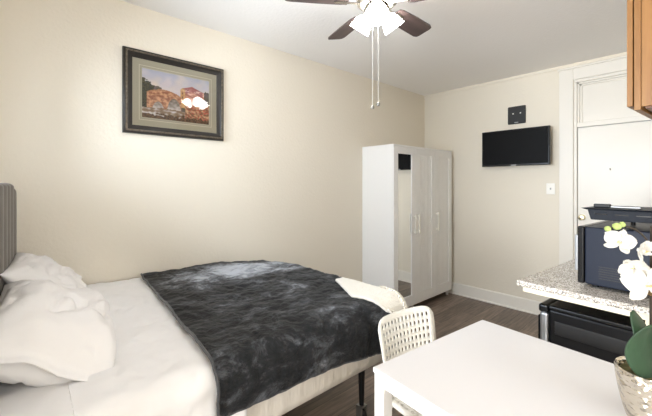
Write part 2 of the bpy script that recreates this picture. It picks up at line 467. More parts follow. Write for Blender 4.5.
bm = BM(); rectring(bm, PW, PH, [(.056, -.012), (md-.018, -.012), (md-.018, -.010), (md-.014, -.010), (md, -.010)]); ob = part('mat_board', bm, M['matboard'], t)
bm = BM(); rectring(bm, PW, PH, [(md-.02, -.0125), (md-.016, -.0125)]); rectring(bm, PW, PH, [(md-.003, -.0108), (md, -.0092)]); part('mat_bevel', bm, M['mat_bevel'], ob)
# generic painted landscape: sky, trees, arched stone bridge, houses, water
def lerp(a, b, t): t = max(0, min(1, t)); return tuple(x+(y-x)*t for x, y in zip(a, b))
def nz(x, y, s, k=0): return noise.noise(Vector((x*s+k*7.3, y*s, k*3.1)))
def painting(u, v):
    n1, n2 = nz(u, v, 6, 1), nz(u, v, 22, 2); n3 = nz(u, v, 45, 3)
    sky = lerp((222, 216, 222), (166, 178, 206), (v-.6)*2+n1*.7)
    sky = lerp(sky, (240, 226, 214), .5+n1*1.2-v*.3)
    c = sky
    if v < .62+.10*math.sin(u*7+1)+n2*.06: c = lerp((120, 104, 110), (92, 92, 72), .5+n2)           # far hills and woods
    if u < .17+n2*.05 and v < .83+n2*.09-u*.8: c = lerp((44, 48, 34), (84, 78, 44), .5+n3)          # tree on the left
    roof = .80-abs(u-.72)*.5
    if .56 < u < .92 and .46 < v < roof+n2*.02: c = lerp((166, 98, 84), (214, 160, 136), .5+n2+n3*.5)    # brick houses
    if .60 < u < .9 and roof-.12 < v < roof: c = lerp((146, 82, 84), (184, 118, 112), .5+n3)
    if .545 < u < .62 and .30 < v < .74-abs(u-.582)*1.2: c = lerp((222, 186, 134), (196, 150, 100), .5+n2)  # pale tower house
    if .565 < u < .585 and (.5 < v < .55 or .6 < v < .64): c = (92, 62, 50)
    deck = .50+.13*math.sin(min(1, max(0, u/.6))*PI)
    if .06 < u < .56 and v < deck+n3*.012 and v > .1:
        c = lerp((158, 104, 78), (222, 176, 136), .5+n2*1.2+n3*.6)                                          # stone bridge
        if v > deck-.03: c = (182, 132, 96)
    for cx, rx, top in ((.22, .085, .36), (.45, .105, .47)):
        if abs(u-cx) < rx and v < .14+(top-.14)*math.sqrt(max(0, 1-((u-cx)/rx)**2)):
            c = lerp((206, 200, 196), (86, 74, 60), (v-.22)*3.4+n2*.4)                             # arches over bright water
    w = .24-.12*abs(u-.4)+n2*.05
    if v < w: c = lerp((222, 220, 222), (140, 118, 96), .5+n2+nz(u*.4, v*3, 10, 5)*.8)             # water
    if u > .62 and v < .44+n2*.05: c = lerp((132, 92, 66), (226, 190, 150), .5+n2*1.3+n3)           # garden bank on the right
    if u > .62 and v < .44 and n3 > .28: c = (198, 92, 78)
    if v < .09+n2*.08: c = lerp((60, 46, 34), (126, 92, 62), .5+n3)
    return srgb(*[max(0, min(255, q)) for q in c])
NU, NV = 150, 104
pw, ph = PW-2*md, PH-2*md
bm = BM(); grid(bm, NU, NV, lambda u, v: ((u-.5)*pw, -.009, md+v*ph))
lay = bm.loops.layers.float_color.new('Col')
for f in bm.faces:
    for l in f.loops: l[lay] = painting(l.vert.co.x/pw+.5, (l.vert.co.z-md)/ph)
part('printed_picture', bm, M['print'], t)
bm = BM(); grid(bm, 1, 1, lambda u, v: ((u-.5)*(PW-.112), -.0135, .056+v*(PH-.112))); part('glass', bm, M['glass'], t)

# ------------------------------------------------------------------ wardrobe
wx0, wx1, wy0, wh = 2.90, 4.118, 2.165, 1.84
WD = YL-.003-wy0
t = thing('wardrobe', 'tall white three door wardrobe with narrow mirror in the far corner', 'wardrobe', (wx0, wy0, 0))
w = wx1-wx0
bm = BM(); box(bm, 0, .018, .02, WD, .06, wh-.018); box(bm, w-.018, w, .02, WD, .06, wh-.018)
box(bm, 0, w, .0, WD, wh-.018, wh, .002); box(bm, .018, w-.018, .022, WD, .06, .08); box(bm, .018, w-.018, WD-.012, WD, .08, wh-.018)
box(bm, w/3-.009, w/3+.009, .024, WD-.012, .08, wh-.018)
part('carcass', bm, M['white_lam'], t)
for x, y in ((.03, .05), (w-.03, .05), (.03, WD-.05), (w-.03, WD-.05), (w/3, .05)):
    bm = BM(); lathe(bm, [(.016, 0), (.016, .06)], 16, Matrix.Translation((x, y, 0))); part('foot', bm, M['white_lam'], t, smooth=True)
dw = w/3
for k in range(3):
    a, b = k*dw+.0015, (k+1)*dw-.0015; z0, z1 = .075, wh-.02
    fw = .075; y0, y1 = 0, .0195
    bm = BM()
    box(bm, a, a+fw, y0, y1, z0, z1); box(bm, b-fw, b, y0, y1, z0, z1)
    box(bm, a+fw, b-fw, y0, y1, z0, z0+fw+.04); box(bm, a+fw, b-fw, y0, y1, z1-fw, z1)
    if k == 0:
        d = part('door', bm, M['white_lam'], t, bevel=.0015, label='door with a tall narrow mirror')
        bm = BM(); box(bm, a+fw, b-fw, .007, .012, z0+fw+.04, z1-fw); part('mirror', bm, M['mirror'], d)
        bm = BM(); box(bm, a+fw, b-fw, .0125, .018, z0+fw+.04, z1-fw); part('mirror_backing', bm, M['white_lam'], d)
    else:
        ns = 8; sw = (b-a-2*fw)/ns          # tongue-and-groove panel
        for i in range(ns):
            p0, p1 = a+fw+i*sw, a+fw+(i+1)*sw
            box(bm, p0+.0015, p1-.0015, .008, .017, z0+fw+.04, z1-fw)
        box(bm, a+fw, b-fw, .0115, .018, z0+fw+.04, z1-fw)
        d = part('door', bm, M['white_lam'], t, bevel=.0012)
    hx = b-.033 if k == 0 else a+.033
    bm = BM(); box(bm, hx-.015, hx+.015, -.036, -.024, .86, 1.085, .004)
    for z in (.885, 1.06): box(bm, hx-.006, hx+.006, -.026, .001, z-.006, z+.006)
    part('handle', bm, M['white_plastic'], d)

# ------------------------------------------------------------------ ceiling fan
FX, FY = 1.52, 1.254
t = thing('ceiling_fan', 'ceiling fan with dark wooden blades, lit frosted shades and two pull chains', 'ceiling fan', (FX, FY, 1.85))
Z = lambda z: z-1.85
bm = BM(); lathe(bm, [(.075, H), (.075, H-.015), (.05, H-.05), (.03, H-.06)][::-1], 32, Matrix.Translation((0, 0, -1.85))); part('canopy', bm, M['chrome'], t, smooth=True)
bm = BM(); lathe(bm, [(.03, 2.425), (.085, 2.43), (.115, 2.455), (.12, 2.50), (.105, 2.55), (.06, 2.575), (.03, 2.59)], 40, Matrix.Translation((0, 0, -1.85))); part('motor_housing', bm, M['chrome'], t, smooth=True)
bm0 = BM()
out = []
for r, hw in ((.17, .045), (.2, .056), (.34, .064), (.49, .066), (.515, .058), (.522, .04)): out.append((r, hw))
poly = [(r, -h) for r, h in out]+[(r, h) for r, h in reversed(out)]
prism(bm0, poly, -.004, .004)
pit = Matrix.Rotation(R(-13), 4, 'X')
bmesh.ops.transform(bm0, matrix=pit, verts=bm0.verts)
ib = BM()
box(ib, .095, .2, -.014, .014, -.008, -.003); prism(ib, [(.17, -.03), (.235, -.018), (.25, 0), (.235, .018), (.17, .03)], -.0095, -.0045)
bmesh.ops.transform(ib, matrix=pit, verts=ib.verts)
b0 = i0 = None
for k in range(5):
    a = R(2+72*k)
    if k == 0:
        b0 = part('fan_blade', bm0, M['blade'], t, loc=(0, 0, Z(2.45))); i0 = part('blade_iron', ib, M['chrome'], b0); b0.rotation_euler = (0, 0, a)
    else:
        c = copyo(b0, t, rot=(0, 0, a)); copyo(i0, c)
bm = BM(); lathe(bm, [(.018, 2.36), (.05, 2.372), (.07, 2.395), (.075, 2.42), (.03, 2.426)], 32, Matrix.Translation((0, 0, -1.85)))
kit = part('light_fitter', bm, M['chrome'], t, smooth=True)
sh = None
for k in range(3):
    a = R(-20+120*k)
    mx = Matrix.Rotation(a, 4, 'Z') @ Matrix.Translation((.062, 0, Z(2.405))) @ Matrix.Rotation(R(180-38), 4, 'Y')
    bm = BM(); lathe(bm, [(.02, -.01), (.022, .012), (.03, .02)], 20, mx); part('lamp_holder', bm, M['chrome'], kit, smooth=True)
    bm = BM(); lathe(bm, [(.024, .012), (.036, .02), (.05, .045), (.056, .07), (.062, .095), (.057, .094), (.03, .09), (0, .088)], 28, mx)
    part('lamp_shade', bm, M['shade'], t, smooth=True, label='lit frosted glass shade')
for dx, z in ((-.028, 1.85), (.004, 1.868)):
    ox, oy = .743*dx-.03, -.669*dx-.03
    bm = BM(); tube(bm, [(ox, oy, Z(2.38)), (ox, oy, Z(z+.01))], .0016, 6); c = part('pull_chain', bm, M['screw'], t)
    bm = BM(); lathe(bm, [(0, -.012), (.008, -.009), (.011, 0), (.008, .008), (.002, .013), (.0, .014)], 14, Matrix.Translation((ox, oy, Z(z)))); part('chain_knob', bm, M['caster'], c, smooth=True)

# ------------------------------------------------------------------ bed
BX0, BX1, BY0, BY1, BT, BB = -.015, 1.64, 1.14, 2.58, .765, .45
t = thing('bed', 'double bed with grey channelled headboard along the left wall', 'bed', (0, 0, 0))
bm = BM(); box(bm, BX0, BX1, BY0, BY1, BB, BT-.025, .07, 6)
for v in bm.verts:
    if v.co.x < .3: v.co.x -= .08*(2.53-v.co.y)
part('mattress', bm, M['mattress'], t, smooth=True, angle=80)
bm = BM()
for y in (BY0+.11, (BY0+BY1)/2, BY1-.05): box(bm, BX0+.02, BX1-.06, y-.018, y+.018, .413, .449)
for x in (BX0+.04, .55, 1.1, BX1-.04): box(bm, x-.018, x+.018, BY0+.11, BY1-.05, .415, .447)
part('bed_frame', bm, M['black_metal'], t)
for x in (.08, .8, 1.53):
    for y in (1.38, 2.44):
        bm = BM(); tube(bm, [(x, y, .43), (x, y, .2), (x, y, .085)], [.024, .018, .014], 12); box(bm, x-.03, x+.03, y-.03, y+.03, .39, .414)
        l = part('leg', bm, M['black_metal'], t, smooth=True)
        bm = BM(); box(bm, x-.024, x-.017, y-.022, y+.022, .03, .09); box(bm, x+.017, x+.024, y-.022, y+.022, .03, .09); box(bm, x-.024, x+.024, y-.022, y+.022, .085, .094)
        part('caster_fork', bm, M['caster'], l)
        bm = BM(); lathe(bm, [(0, -.015), (.03, -.015), (.034, -.01), (.034, .01), (.03, .015), (0, .015)], 24, Matrix.Translation((x, y, .034)) @ Matrix.Rotation(PI/2, 4, 'Y')); part('caster_wheel', bm, M['black_matte'], l, smooth=True)
# headboard: channels follow the rounded outline
HBW, HBT, HBZ = 1.42, 1.425, .3
hb_a = R(-4.6)
def hbw(s, d, z):      # s: distance from the far end towards the room, d: outward
    p0 = Vector((-.022, 2.53)); dirv = Vector((-math.sin(-hb_a), -math.cos(hb_a))); nrm = Vector((math.cos(hb_a), math.sin(hb_a)))
    q = p0+dirv*s+nrm*d; return Vector((q.x, q.y, z))
def hb_top(s):          # softly rounded top corners
    e = max(0, 1-min(s, HBW-s)/.2); return HBT-.10*(1-math.sqrt(max(0, 1-e*e)))
NCH = 12; CHW = HBW/NCH
fr_ = (0, .06, .2, .4, .6, .8, .94)
ss = [(i+f)*CHW for i in range(NCH) for f in fr_]+[HBW]
def hb_d(s):
    f = (s/CHW) % 1 if s < HBW else 0
    return -.014+.03*math.sqrt(max(0, math.sin(PI*f)))
rows = []
for j in range(21):
    row = []
    for s in ss:
        zt = hb_top(s); w_ = j/20; c = (hb_d(s)+.014)*.5
        if j <= 14: z, d = HBZ+(zt-.02-HBZ)*j/14, hb_d(s)
        else:
            q = (j-14)/6*PI/2; z, d = zt-.02+.02*math.sin(q), hb_d(s)-.028*(1-math.cos(q))
        row.append((s, d, z))
    rows.append(row)
rows.append([(s, -.05, hb_top(s)) for s in ss]); rows.append([(s, -.05, HBZ) for s in ss])
bm = BM(); V = [[bm.verts.new(hbw(*p)) for p in r] for r in rows]
for r0, r1 in zip(V, V[1:]):
    for k in range(len(ss)-1): bm.faces.new([r0[k], r0[k+1], r1[k+1], r1[k]])
for k in (0, -1): bm.faces.new([r[k] for r in V])
part('headboard', bm, M['headboard'], t, smooth=True, angle=70)

# --- cloth draped over the mattress
def drape(off):
    XF, YN, TOP, r = BX1+off, BY0-off, BT+off, .075+off
    def f(a, b):
        dx, dy = max(0, a-(XF-r)), max(0, (YN+r)-b)
        d = math.hypot(dx, dy)
        x, y, z = min(a, XF-r), max(b, YN+r), TOP
        if d > 0:
            nx, ny = dx/d, -dy/d
            if d < r*PI/2:
                th = d/r; h = r*math.sin(th); z = TOP-r*(1-math.cos(th))
            else:
                e = d-r*PI/2; h = r+e*.045; z = TOP-r-e
            x += nx*h; y += ny*h
        # mattress sinks a little at the far corner of the foot
        s = max(0, 1-math.hypot((a-1.62)/.5, (b-2.62)/.5)); z -= .05*s*s*(3-2*s)
        return Vector((x, y, z))
    f.blen = lambda zh: (YN+r)-(r*PI/2+(TOP-r-zh)); return f
def wrinkle(p, amp, sc, k):
    q = Vector((p.x*sc+k, p.y*sc*1.3, p.z*sc))
    n = noise.fractal(q, .7, 2.1, 5)
    r = abs(noise.noise(q*1.7+Vector((3, 1, 2))))       # sharper creases
    return n*amp-amp*.7*max(0, .16-r)*4
def cloth(name, f, fa, nu, nv, m, amp, sc, k, parent=None, **kw):
    """f: drape map, fa(u,v)->(a,b)"""
    bm = BM()
    def g(u, v):
        a, b = fa(u, v); p = f(a, b); e = .004
        n = (f(a+e, b)-f(a-e, b)).cross(f(a, b+e)-f(a, b-e)).normalized()
        w = wrinkle(p, amp, sc, k)
        q = p+n*(w+amp*.6)
        # hanging cloth swings in soft vertical folds
        drop = max(0, BT-.1-p.z)
        q += n*(math.sin(p.x*19+1.5*math.sin(p.x*7))*.02*drop*2+.004*drop) if drop > 0 else Vector()
        return q
    grid(bm, nu, nv, g)
    return part(name, bm, m, parent, smooth=True, angle=180, **kw)
fs = drape(.008)
bl0 = fs.blen(.40)
def sheet_ab(u, v):
    b = bl0+(2.585-bl0)*v
    xe = .62+.09*max(0, (b-1.2)/1.35)
    xs = BX0+.004-.08*(2.53-b) if b > 1 else BX0-.118
    return (xs+(xe-xs)*u, b)
sh = cloth('flat_sheet', fs, sheet_ab, 60, 110, M['sheet'], .011, 4.5, 3, solid=.004)
tag(sh, 'smooth white bed sheet spread over the pillow end of the bed', 'bed sheet')
fb = drape(.027)
def hem_b(a): return fb.blen(.63-.11*max(0, min(1, (a-.5)/1.1))+.012*math.sin(a*9))
def blanket_ab(u, v):
    a1 = 1.86
    am = lambda b: .505+.115*max(0, min(1.2, (b-1.15)/1.42))
    b0 = hem_b(.53+(1.3-.53)*u*1.2); b = b0+(2.578-b0)*v
    a0 = am(b); return (a0+(a1-a0)*u, b)
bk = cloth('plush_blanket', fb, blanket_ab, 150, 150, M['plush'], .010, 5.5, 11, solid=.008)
tag(bk, 'charcoal grey plush blanket with painted pale sheen patches over the foot of the bed', 'blanket')
def edge_tube(name, f, ab, path, rad, m, parent, lift, amp=.010, sc=5.5, k=11):
    bm = BM(); pts = []
    for u, v in path:
        a, b = ab(u, v); p = f(a, b); e = .004
        n = (f(a+e, b)-f(a-e, b)).cross(f(a, b+e)-f(a, b-e)).normalized()
        drop = max(0, BT-.1-p.z)
        w = wrinkle(p, amp, sc, k)
        q = p+n*(w+amp*.6+lift)
        if drop > 0: q += n*(math.sin(p.x*19+1.5*math.sin(p.x*7))*.02*drop*2+.004*drop)
        pts.append(q)
    tube(bm, pts, rad, 8); return part(name, bm, m, parent, smooth=True)
edge_tube('hem', fb, blanket_ab, [(0, i/90) for i in range(91)], .006, M['plush_hem'], bk, .003)
edge_tube('hem', fb, blanket_ab, [(i/90, 0) for i in range(91)], .005, M['plush_hem'], bk, .0)

edge_tube('seam', fs, lambda u, v: (.115, v), [(0, .95+.42*i/40) for i in range(41)], .0022, M['sheet'], sh, .002, .011, 4.5, 3)
# cream fringed throw across the foot corner
ft = drape(.042)
rows_ = [((1.50, 1.575), (1.565, 1.57)), ((1.42, 1.43), (1.575, 1.40)), ((1.345, 1.285), (1.58, 1.225)), ((1.375, 1.19), (1.575, 1.12)), ((1.43, 1.095), (1.565, 1.03))]
def throw_ab(u, v):
    q = min(3.999, u*4) if u < 1 else 3.0+(u-.75)*4; i = int(min(3, q)); f_ = q-i
    A = [rows_[i][0][k]+(rows_[i+1][0][k]-rows_[i][0][k])*f_ for k in (0, 1)]; B = [rows_[i][1][k]+(rows_[i+1][1][k]-rows_[i][1][k])*f_ for k in (0, 1)]
    return (A[0]+(B[0]-A[0])*v, A[1]+(B[1]-A[1])*v)
th = cloth('fringed_throw', ft, throw_ab, 44, 26, M['knit'], .004, 9, 21, solid=.012)
tag(th, 'folded cream throw with fringed end lying across the blanket near the foot', 'throw')
ft2 = drape(.05)
for i in range(26):
    bm = BM(); pts = []
    for j in range(5):
        if i < 10: a, b = throw_ab(1+.045*j, (i+.5)/10+.01*math.sin(i*3.1+j))
        else:
            a, b = throw_ab(.42+.58*(i-10)/16, 1); a += .012*j; b -= .006*j
        p = ft2(a, b)
        pts.append(p+Vector((random.uniform(-.003, .003), random.uniform(-.004, .002), .004-.002*j)))
    tube(bm, pts, [.0065, .0055, .0065, .0045, .003], 6); part('tassel', bm, M['knit'], th, smooth=True)

# pillows
def pillow_pt(u, v, side, a, b, t_, k, droop=0):
    # u,v in [-1,1]; softened rectangular outline with pulled-in sides
    pu = u*(1-.06*(1-v*v)*abs(u)**3); pv = v*(1-.07*(1-u*u)*abs(v)**3)
    th_ = t_*((1-abs(u)**2.6)*(1-abs(v)**2.6))**.55
    p = Vector((pu*a, pv*b, side*th_))
    n = noise.fractal(Vector((u*1.6+k, v*2.0, side+k)), 1, 2, 4)
    edge = (1-abs(u)**4)*(1-abs(v)**4)
    crease = abs(noise.noise(Vector((u*2.3+v*.9+k, v*2.6-u*1.2, side*2+k))))
    p.z += side*(n*.024*edge-max(0, .15-crease)*.2*edge)
    p.z -= droop*max(0, -v-.35)**2
    return p
def pillow(name, a, b, t_, k, mtx, label, group, droop=0):
    bm = BM(); n = 44
    def warp(x): return math.sin(x*PI/2)
    for side in (1, -1):
        grid(bm, n, n, lambda u, v: pillow_pt(warp(u*2-1), warp(v*2-1), side, a, b, t_, k, droop))
    bmesh.ops.remove_doubles(bm, verts=bm.verts, dist=1e-5)
    t = thing(name, label, 'pillow', mtx.translation, 0, group)
    t.rotation_euler = mtx.to_euler()
    part('pillow_case', bm, M['cotton'], t, smooth=True, angle=180)
    return t
def lean(cx, cy, cz, tilt, yaw, roll=0):
    return Matrix.Translation((cx, cy, cz)) @ Matrix.Rotation(R(yaw), 4, 'Z') @ Matrix.Rotation(R(tilt), 4, 'Y') @ Matrix.Rotation(R(roll), 4, 'X')
G = 'white pillows against the headboard'
pillow('pillow', .20, .29, .085, 2.0, lean(.115, 2.235, .915, 40, -4.6), 'plump white pillow nearer the wall, half behind the other pillow', G)
pn = pillow('pillow', .205, .33, .12, 5.5, lean(.103, 1.675, .885, 30, -4.6), 'plump white pillow nearer the room with an open pillowcase hem', G, .16)
bm = BM()
def flap(u, v):
    U = -1+2*v; V = .35-1.45*u
    e = max(0, -V-.97)
    p = pillow_pt(max(-.97, min(.97, U*.97)), max(-.97, V), 1, .205, .33, .12, 5.5, .16)
    p.y -= e*.33*.8; p.z += .007+.01*math.sin(U*5+u*3)*u-e*.10
    return p
grid(bm, 40, 40, flap); part('case_hem', bm, M['cotton'], pn, smooth=True, angle=180, solid=.003, label='loose open end of the pillowcase')

# ------------------------------------------------------------------ white table
t = thing('dining_table', 'plain white rectangular dining table in the foreground', 'table', (.976, .824, 0), R(-6))
TWD, TLN, TH = .755, 1.25, .74         # local x width, runs to -y
bm = BM(); box(bm, 0, TWD, -TLN, 0, TH-.018, TH, .0025); part('tabletop', bm, M['white_top'], t)
bm = BM()
i0_, i1_ = .008, .022
for a in ((i0_, i1_, -TLN+.05, -.05), (TWD-i1_, TWD-i0_, -TLN+.05, -.05)): box(bm, a[0]+.012, a[1]+.012 if a[0] < .3 else a[1]-.0, a[2], a[3], TH-.07, TH-.021)
box(bm, .05, TWD-.05, -i1_-.012, -i0_-.012, TH-.07, TH-.021); box(bm, .05, TWD-.05, -TLN+i0_+.012, -TLN+i1_+.012, TH-.07, TH-.021)
part('apron', bm, M['white_steel'], t, bevel=.001)
for x in (.004, TWD-.05): 
    for y in (-.05, -TLN+.004):
        bm = BM(); box(bm, x, x+.046, y, y+.046, 0, TH-.019, .002); part('leg', bm, M['white_steel'], t)

# ------------------------------------------------------------------ perforated chair
t = thing('dining_chair', 'white plastic chair with perforated back pushed up to the white table', 'chair', (1.412, .80, 0), R(-8))
def perforated(bm, nu, nv, hu, hv, f, margin, corner, skip=None, nc=6):
    """panel over [-1,1]^2 with oval holes; outer rim rounded. f maps (u,v)->xyz"""
    V = {}
    def vert(u, v):
        k = (round(u, 5), round(v, 5))
        if k not in V: V[k] = bm.verts.new(f(u, v))
        return V[k]
    iu, iv = 1-margin[0], 1-margin[1]
    du, dv = 2*iu/nu, 2*iv/nv
    for i in range(nu):
        for j in range(nv):
            u0, v0 = -iu+i*du, -iv+j*dv; cu, cv = u0+du/2, v0+dv/2
            c = [vert(u0, v0), vert(u0+du, v0), vert(u0+du, v0+dv), vert(u0, v0+dv)]
            h = []
            for k in range(8):
                a = PI/4*k-3*PI/4; s = lambda q: math.copysign(abs(q)**.75, q)
                h.append(bm.verts.new(f(cu+s(math.cos(a))*hu*du/2, cv+s(math.sin(a))*hv*dv/2)))
            for q in range(4):
                bm.faces.new([c[q], c[(q+1) % 4], h[(2*q+2) % 8], h[2*q+1], h[2*q]])
    ring = [(-iu+i*du, -iv) for i in range(nu)]+[(iu, -iv+j*dv) for j in range(nv)]+[(iu-i*du, iv) for i in range(nu)]+[(-iu, iv-j*dv) for j in range(nv)]
    outr = []
    for u, v in ring:
        s = max(abs(u)/iu, abs(v)/iv); U, W_ = u/iu, v/iv
        # round the corners
        cu, cv = corner
        if abs(U) > 1-cu and abs(W_) > 1-cv:
            ex, ey = (abs(U)-(1-cu))/cu, (abs(W_)-(1-cv))/cv
            m_ = max(ex, ey); l = math.hypot(ex, ey); ex, ey = ex*m_/l, ey*m_/l
            U = math.copysign(1-cu+cu*ex, U); W_ = math.copysign(1-cv+cv*ey, W_)
        outr.append(bm.verts.new(f(U, W_)))
    n = len(ring)
    for k in range(n):
        bm.faces.new([vert(*ring[k]), vert(*ring[(k+1) % n]), outr[(k+1) % n], outr[k]])
    return outr
def back_f(u, v):
    z = .60+v*.178
    hw = .187+.012*v
    y = .18+.035*(v+1)/2+.02*((v+1)/2)**2-.035*u*u
    return Vector((u*hw, y, z))
bm = BM(); rim = perforated(bm, 13, 9, .5, .55, back_f, (.13, .13), (.3, .3))
part('backrest', bm, M['white_plastic'], t, smooth=True, solid=.006, angle=50)
def seat_f(u, v):
    x = u*(.215-.015*(v+1)/2); y = v*.2-.005
    z = .445-.012*(1-u*u)*(1-v*v)-.012*max(0, -v-.6)/.4
    return Vector((x, y, z))
bm = BM(); perforated(bm, 13, 12, .45, .5, seat_f, (.12, .12), (.35, .35)); part('seat', bm, M['white_plastic'], t, smooth=True, solid=.012, angle=50)
for sx in (-1, 1):      # side straps joining seat and back
    bm = BM(); tube(bm, [(sx*.19, .1, .44), (sx*.19, .165, .445), (sx*.182, .172, .48), (sx*.172, .165, .53)], [.016, .016, .014, .012], 10)
    part('back_support', bm, M['white_plastic'], t, smooth=True)
for sx in (-1, 1):
    for sy in (-1, 1):
        bm = BM(); tube(bm, [(sx*.165, sy*.15, .44), (sx*.18, sy*.172, .25), (sx*.205, sy*.205, 0)], [.02, .017, .012], 12)
        part('leg', bm, M['white_plastic'], t, smooth=True)

# ------------------------------------------------------------------ kitchen side
CT = .92
t = thing('countertop', 'speckled grey granite worktop on a cream base board', 'worktop', kw(0, 0), KA)
CL = 1.2
bm = BM(); box(bm, 0, CL, KD+.002, 0, CT-.028, CT, .006, 3); part('granite_slab', bm, M['granite'], t)
bm = BM(); box(bm, .012, CL-.01, KD+.004, -.03, CT-.053, CT-.0285); part('base_board', bm, M['cream_ply'], t, label='cream painted board under the granite')
bm = BM(); box(bm, .02, .045, KD+.004, -.495, 0, CT-.0535); part('support_panel', bm, M['cream_ply'], t, label='cream painted end panel')
bm = BM(); box(bm, CL-.035, CL-.012, KD+.004, -.03, 0, CT-.0535); part('support_panel', bm, M['cream_ply'], t)

t = thing('mini_fridge', 'black mini fridge with silver edged door under the granite worktop', 'fridge', kw(.05, -.09), KA)
fz = .805
bm = BM(); box(bm, 0, .48, -.38, -.045, .03, fz-.012, .006); part('body', bm, M['black_side'], t, bevel=0)
bm = BM(); box(bm, -.004, .484, -.38, -.042, fz-.012, fz+.012, .008, 3); part('top_cap', bm, M['black_gloss'], t)
bm = BM(); box(bm, 0, .48, -.04, 0, .05, fz-.03, .012, 3); d = part('door', bm, M['silver'], t, label='silver edged fridge door')
bm = BM(); box(bm, -.003, .483, -.041, .004, fz-.032, fz+.01, .012, 3); part('door_cap', bm, M['black_gloss'], d)
bm = BM(); box(bm, .0, .48, .0005, .004, .08, fz-.05, .001); part('door_panel', bm, M['black_gloss'], d)
for x in (.04, .44):
    for y in (-.08, -.34):
        bm = BM(); lathe(bm, [(.018, 0), (.018, .03)], 14, Matrix.Translation((x, y, 0))); part('foot', bm, M['black_matte'], t)
bm = BM(); box(bm, -.003, .001, -.36, -.07, .68, .745, .002); part('side_trim', bm, M['black_matte'], t)

# microwave on the worktop, its side towards the viewer
t = thing('microwave', 'dark blue black microwave standing on the granite worktop', 'microwave', kw(.145, -.225, CT), KA)
mw, mdp, mh = .47, .36, .292
bm = BM(); box(bm, 0, mw, -mdp, -.03, .016, mh, .006); body = part('body', bm, M['navy'], t)
bm = BM(); box(bm, -.002, mw+.002, -.028, 0, .014, mh+.002, .008, 3); d = part('door', bm, M['black_gloss'], t)
bm = BM(); box(bm, .06, .07, 0, .03, .06, mh-.05, .004); part('handle', bm, M['silver'], d)
for x in (.05, mw-.05):
    for y in (-.06, -mdp+.05):
        bm = BM(); lathe(bm, [(.014, 0), (.014, .017)], 12, Matrix.Translation((x, y, 0))); part('foot', bm, M['black_matte'], t)
for i in range(6):
    bm = BM(); box(bm, -.0015, .001, -.2, -.085, .05+.011*i, .054+.011*i); part('vent_slot', bm, M['black_matte'], body)

# electric griddle on top of the microwave
gz = CT+mh+.002
t = thing('electric_griddle', 'black electric griddle with slotted sides resting on the microwave', 'griddle', kw(.12, -.262, gz), KA)
gl, gw = .30, .44      # x depth, y length (towards -y)
def tray(bm, z0, z1, ins0, ins1, x0=0, x1=gl, y0=-gw, y1=0):
    a = [bm.verts.new(p) for p in ((x0+ins0, y0+ins0, z0), (x1-ins0, y0+ins0, z0), (x1-ins0, y1-ins0, z0), (x0+ins0, y1-ins0, z0))]
    b = [bm.verts.new(p) for p in ((x0+ins1, y0+ins1, z1), (x1-ins1, y0+ins1, z1), (x1-ins1, y1-ins1, z1), (x0+ins1, y1-ins1, z1))]
    for k in range(4): bm.faces.new([a[k], a[(k+1) % 4], b[(k+1) % 4], b[k]])
    bm.faces.new(a[::-1]); bm.faces.new(b)
bm = BM(); tray(bm, .036, .084, .018, .008); part('base_tray', bm, M['griddle'], t, bevel=.004)
bm = BM(); tray(bm, .084, .092, .006, -.012); part('cooking_plate', bm, M['griddle'], t, bevel=.002)
for i in range(5):
    bm = BM(); y = -.06-.075*i; box(bm, .0095, .0165, y-.024, y+.024, .062, .068); part('vent_slot', bm, M['black_gloss'], t)
for x in (.06, gl-.06):
    for y in (-.13, -gw+.08):
        bm = BM(); lathe(bm, [(.010, 0), (.008, .038)], 12, Matrix.Translation((x, y, 0))); part('foot', bm, M['black_matte'], t)
t2 = thing('griddle_scraper', 'small black handled tool lying on the griddle plate', 'kitchen tool', kw(.18, -.29, gz+.0925), KA)
bm = BM(); box(bm, 0, .02, -.055, .01, 0, .018, .004); part('handle', bm, M['black_matte'], t2)
bm = BM(); box(bm, .004, .016, -.16, -.055, .003, .008); part('blade', bm, M['silver'], t2)

# wall cabinet, upper right
cab_o = kw(-.11, -.485, 1.705)
t = thing('wall_cabinet', 'honey oak wall cabinet hung at the top right', 'cabinet', cab_o, KA)
ch = .83; cw_ = .9
bm = BM(); box(bm, .003, cw_-.003, KD+.487, -.021, .012, ch); part('body', bm, M['oak'], t, bevel=.001)
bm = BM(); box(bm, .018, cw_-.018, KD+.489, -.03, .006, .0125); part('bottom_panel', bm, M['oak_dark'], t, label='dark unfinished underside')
bm = BM()
box(bm, 0, .04, -.02, 0, 0, ch, .0015); box(bm, cw_-.04, cw_, -.02, 0, 0, ch, .0015); box(bm, .04, cw_-.04, -.02, 0, 0, .05); box(bm, .04, cw_-.04, -.02, 0, ch-.04, ch)
part('face_frame', bm, M['oak'], t)
for k in range(2):
    x0, x1 = .004+k*(cw_/2-.002), cw_/2-.004+k*(cw_/2)
    bm = BM(); z0, z1 = .018, ch-.02
    box(bm, x0, x0+.055, .004, .022, z0, z1, .002); box(bm, x1-.055, x1, .004, .022, z0, z1, .002)
    box(bm, x0+.055, x1-.055, .004, .022, z0, z0+.055, .002); box(bm, x0+.055, x1-.055, .004, .022, z1-.055, z1, .002); box(bm, x0+.05, x1-.05, .006, .014, z0+.05, z1-.05)
    d = part('door', bm, M['oak'], t)
    bm = BM(); hx = x1-.03 if k == 0 else x0+.03; lathe(bm, [(.006, 0), (.006, .012), (.014, .018), (.014, .024), (0, .028)], 16, Matrix.Translation((hx, .022, .06)) @ Matrix.Rotation(-PI/2, 4, 'X')); part('knob', bm, M['chrome'], d, smooth=True)

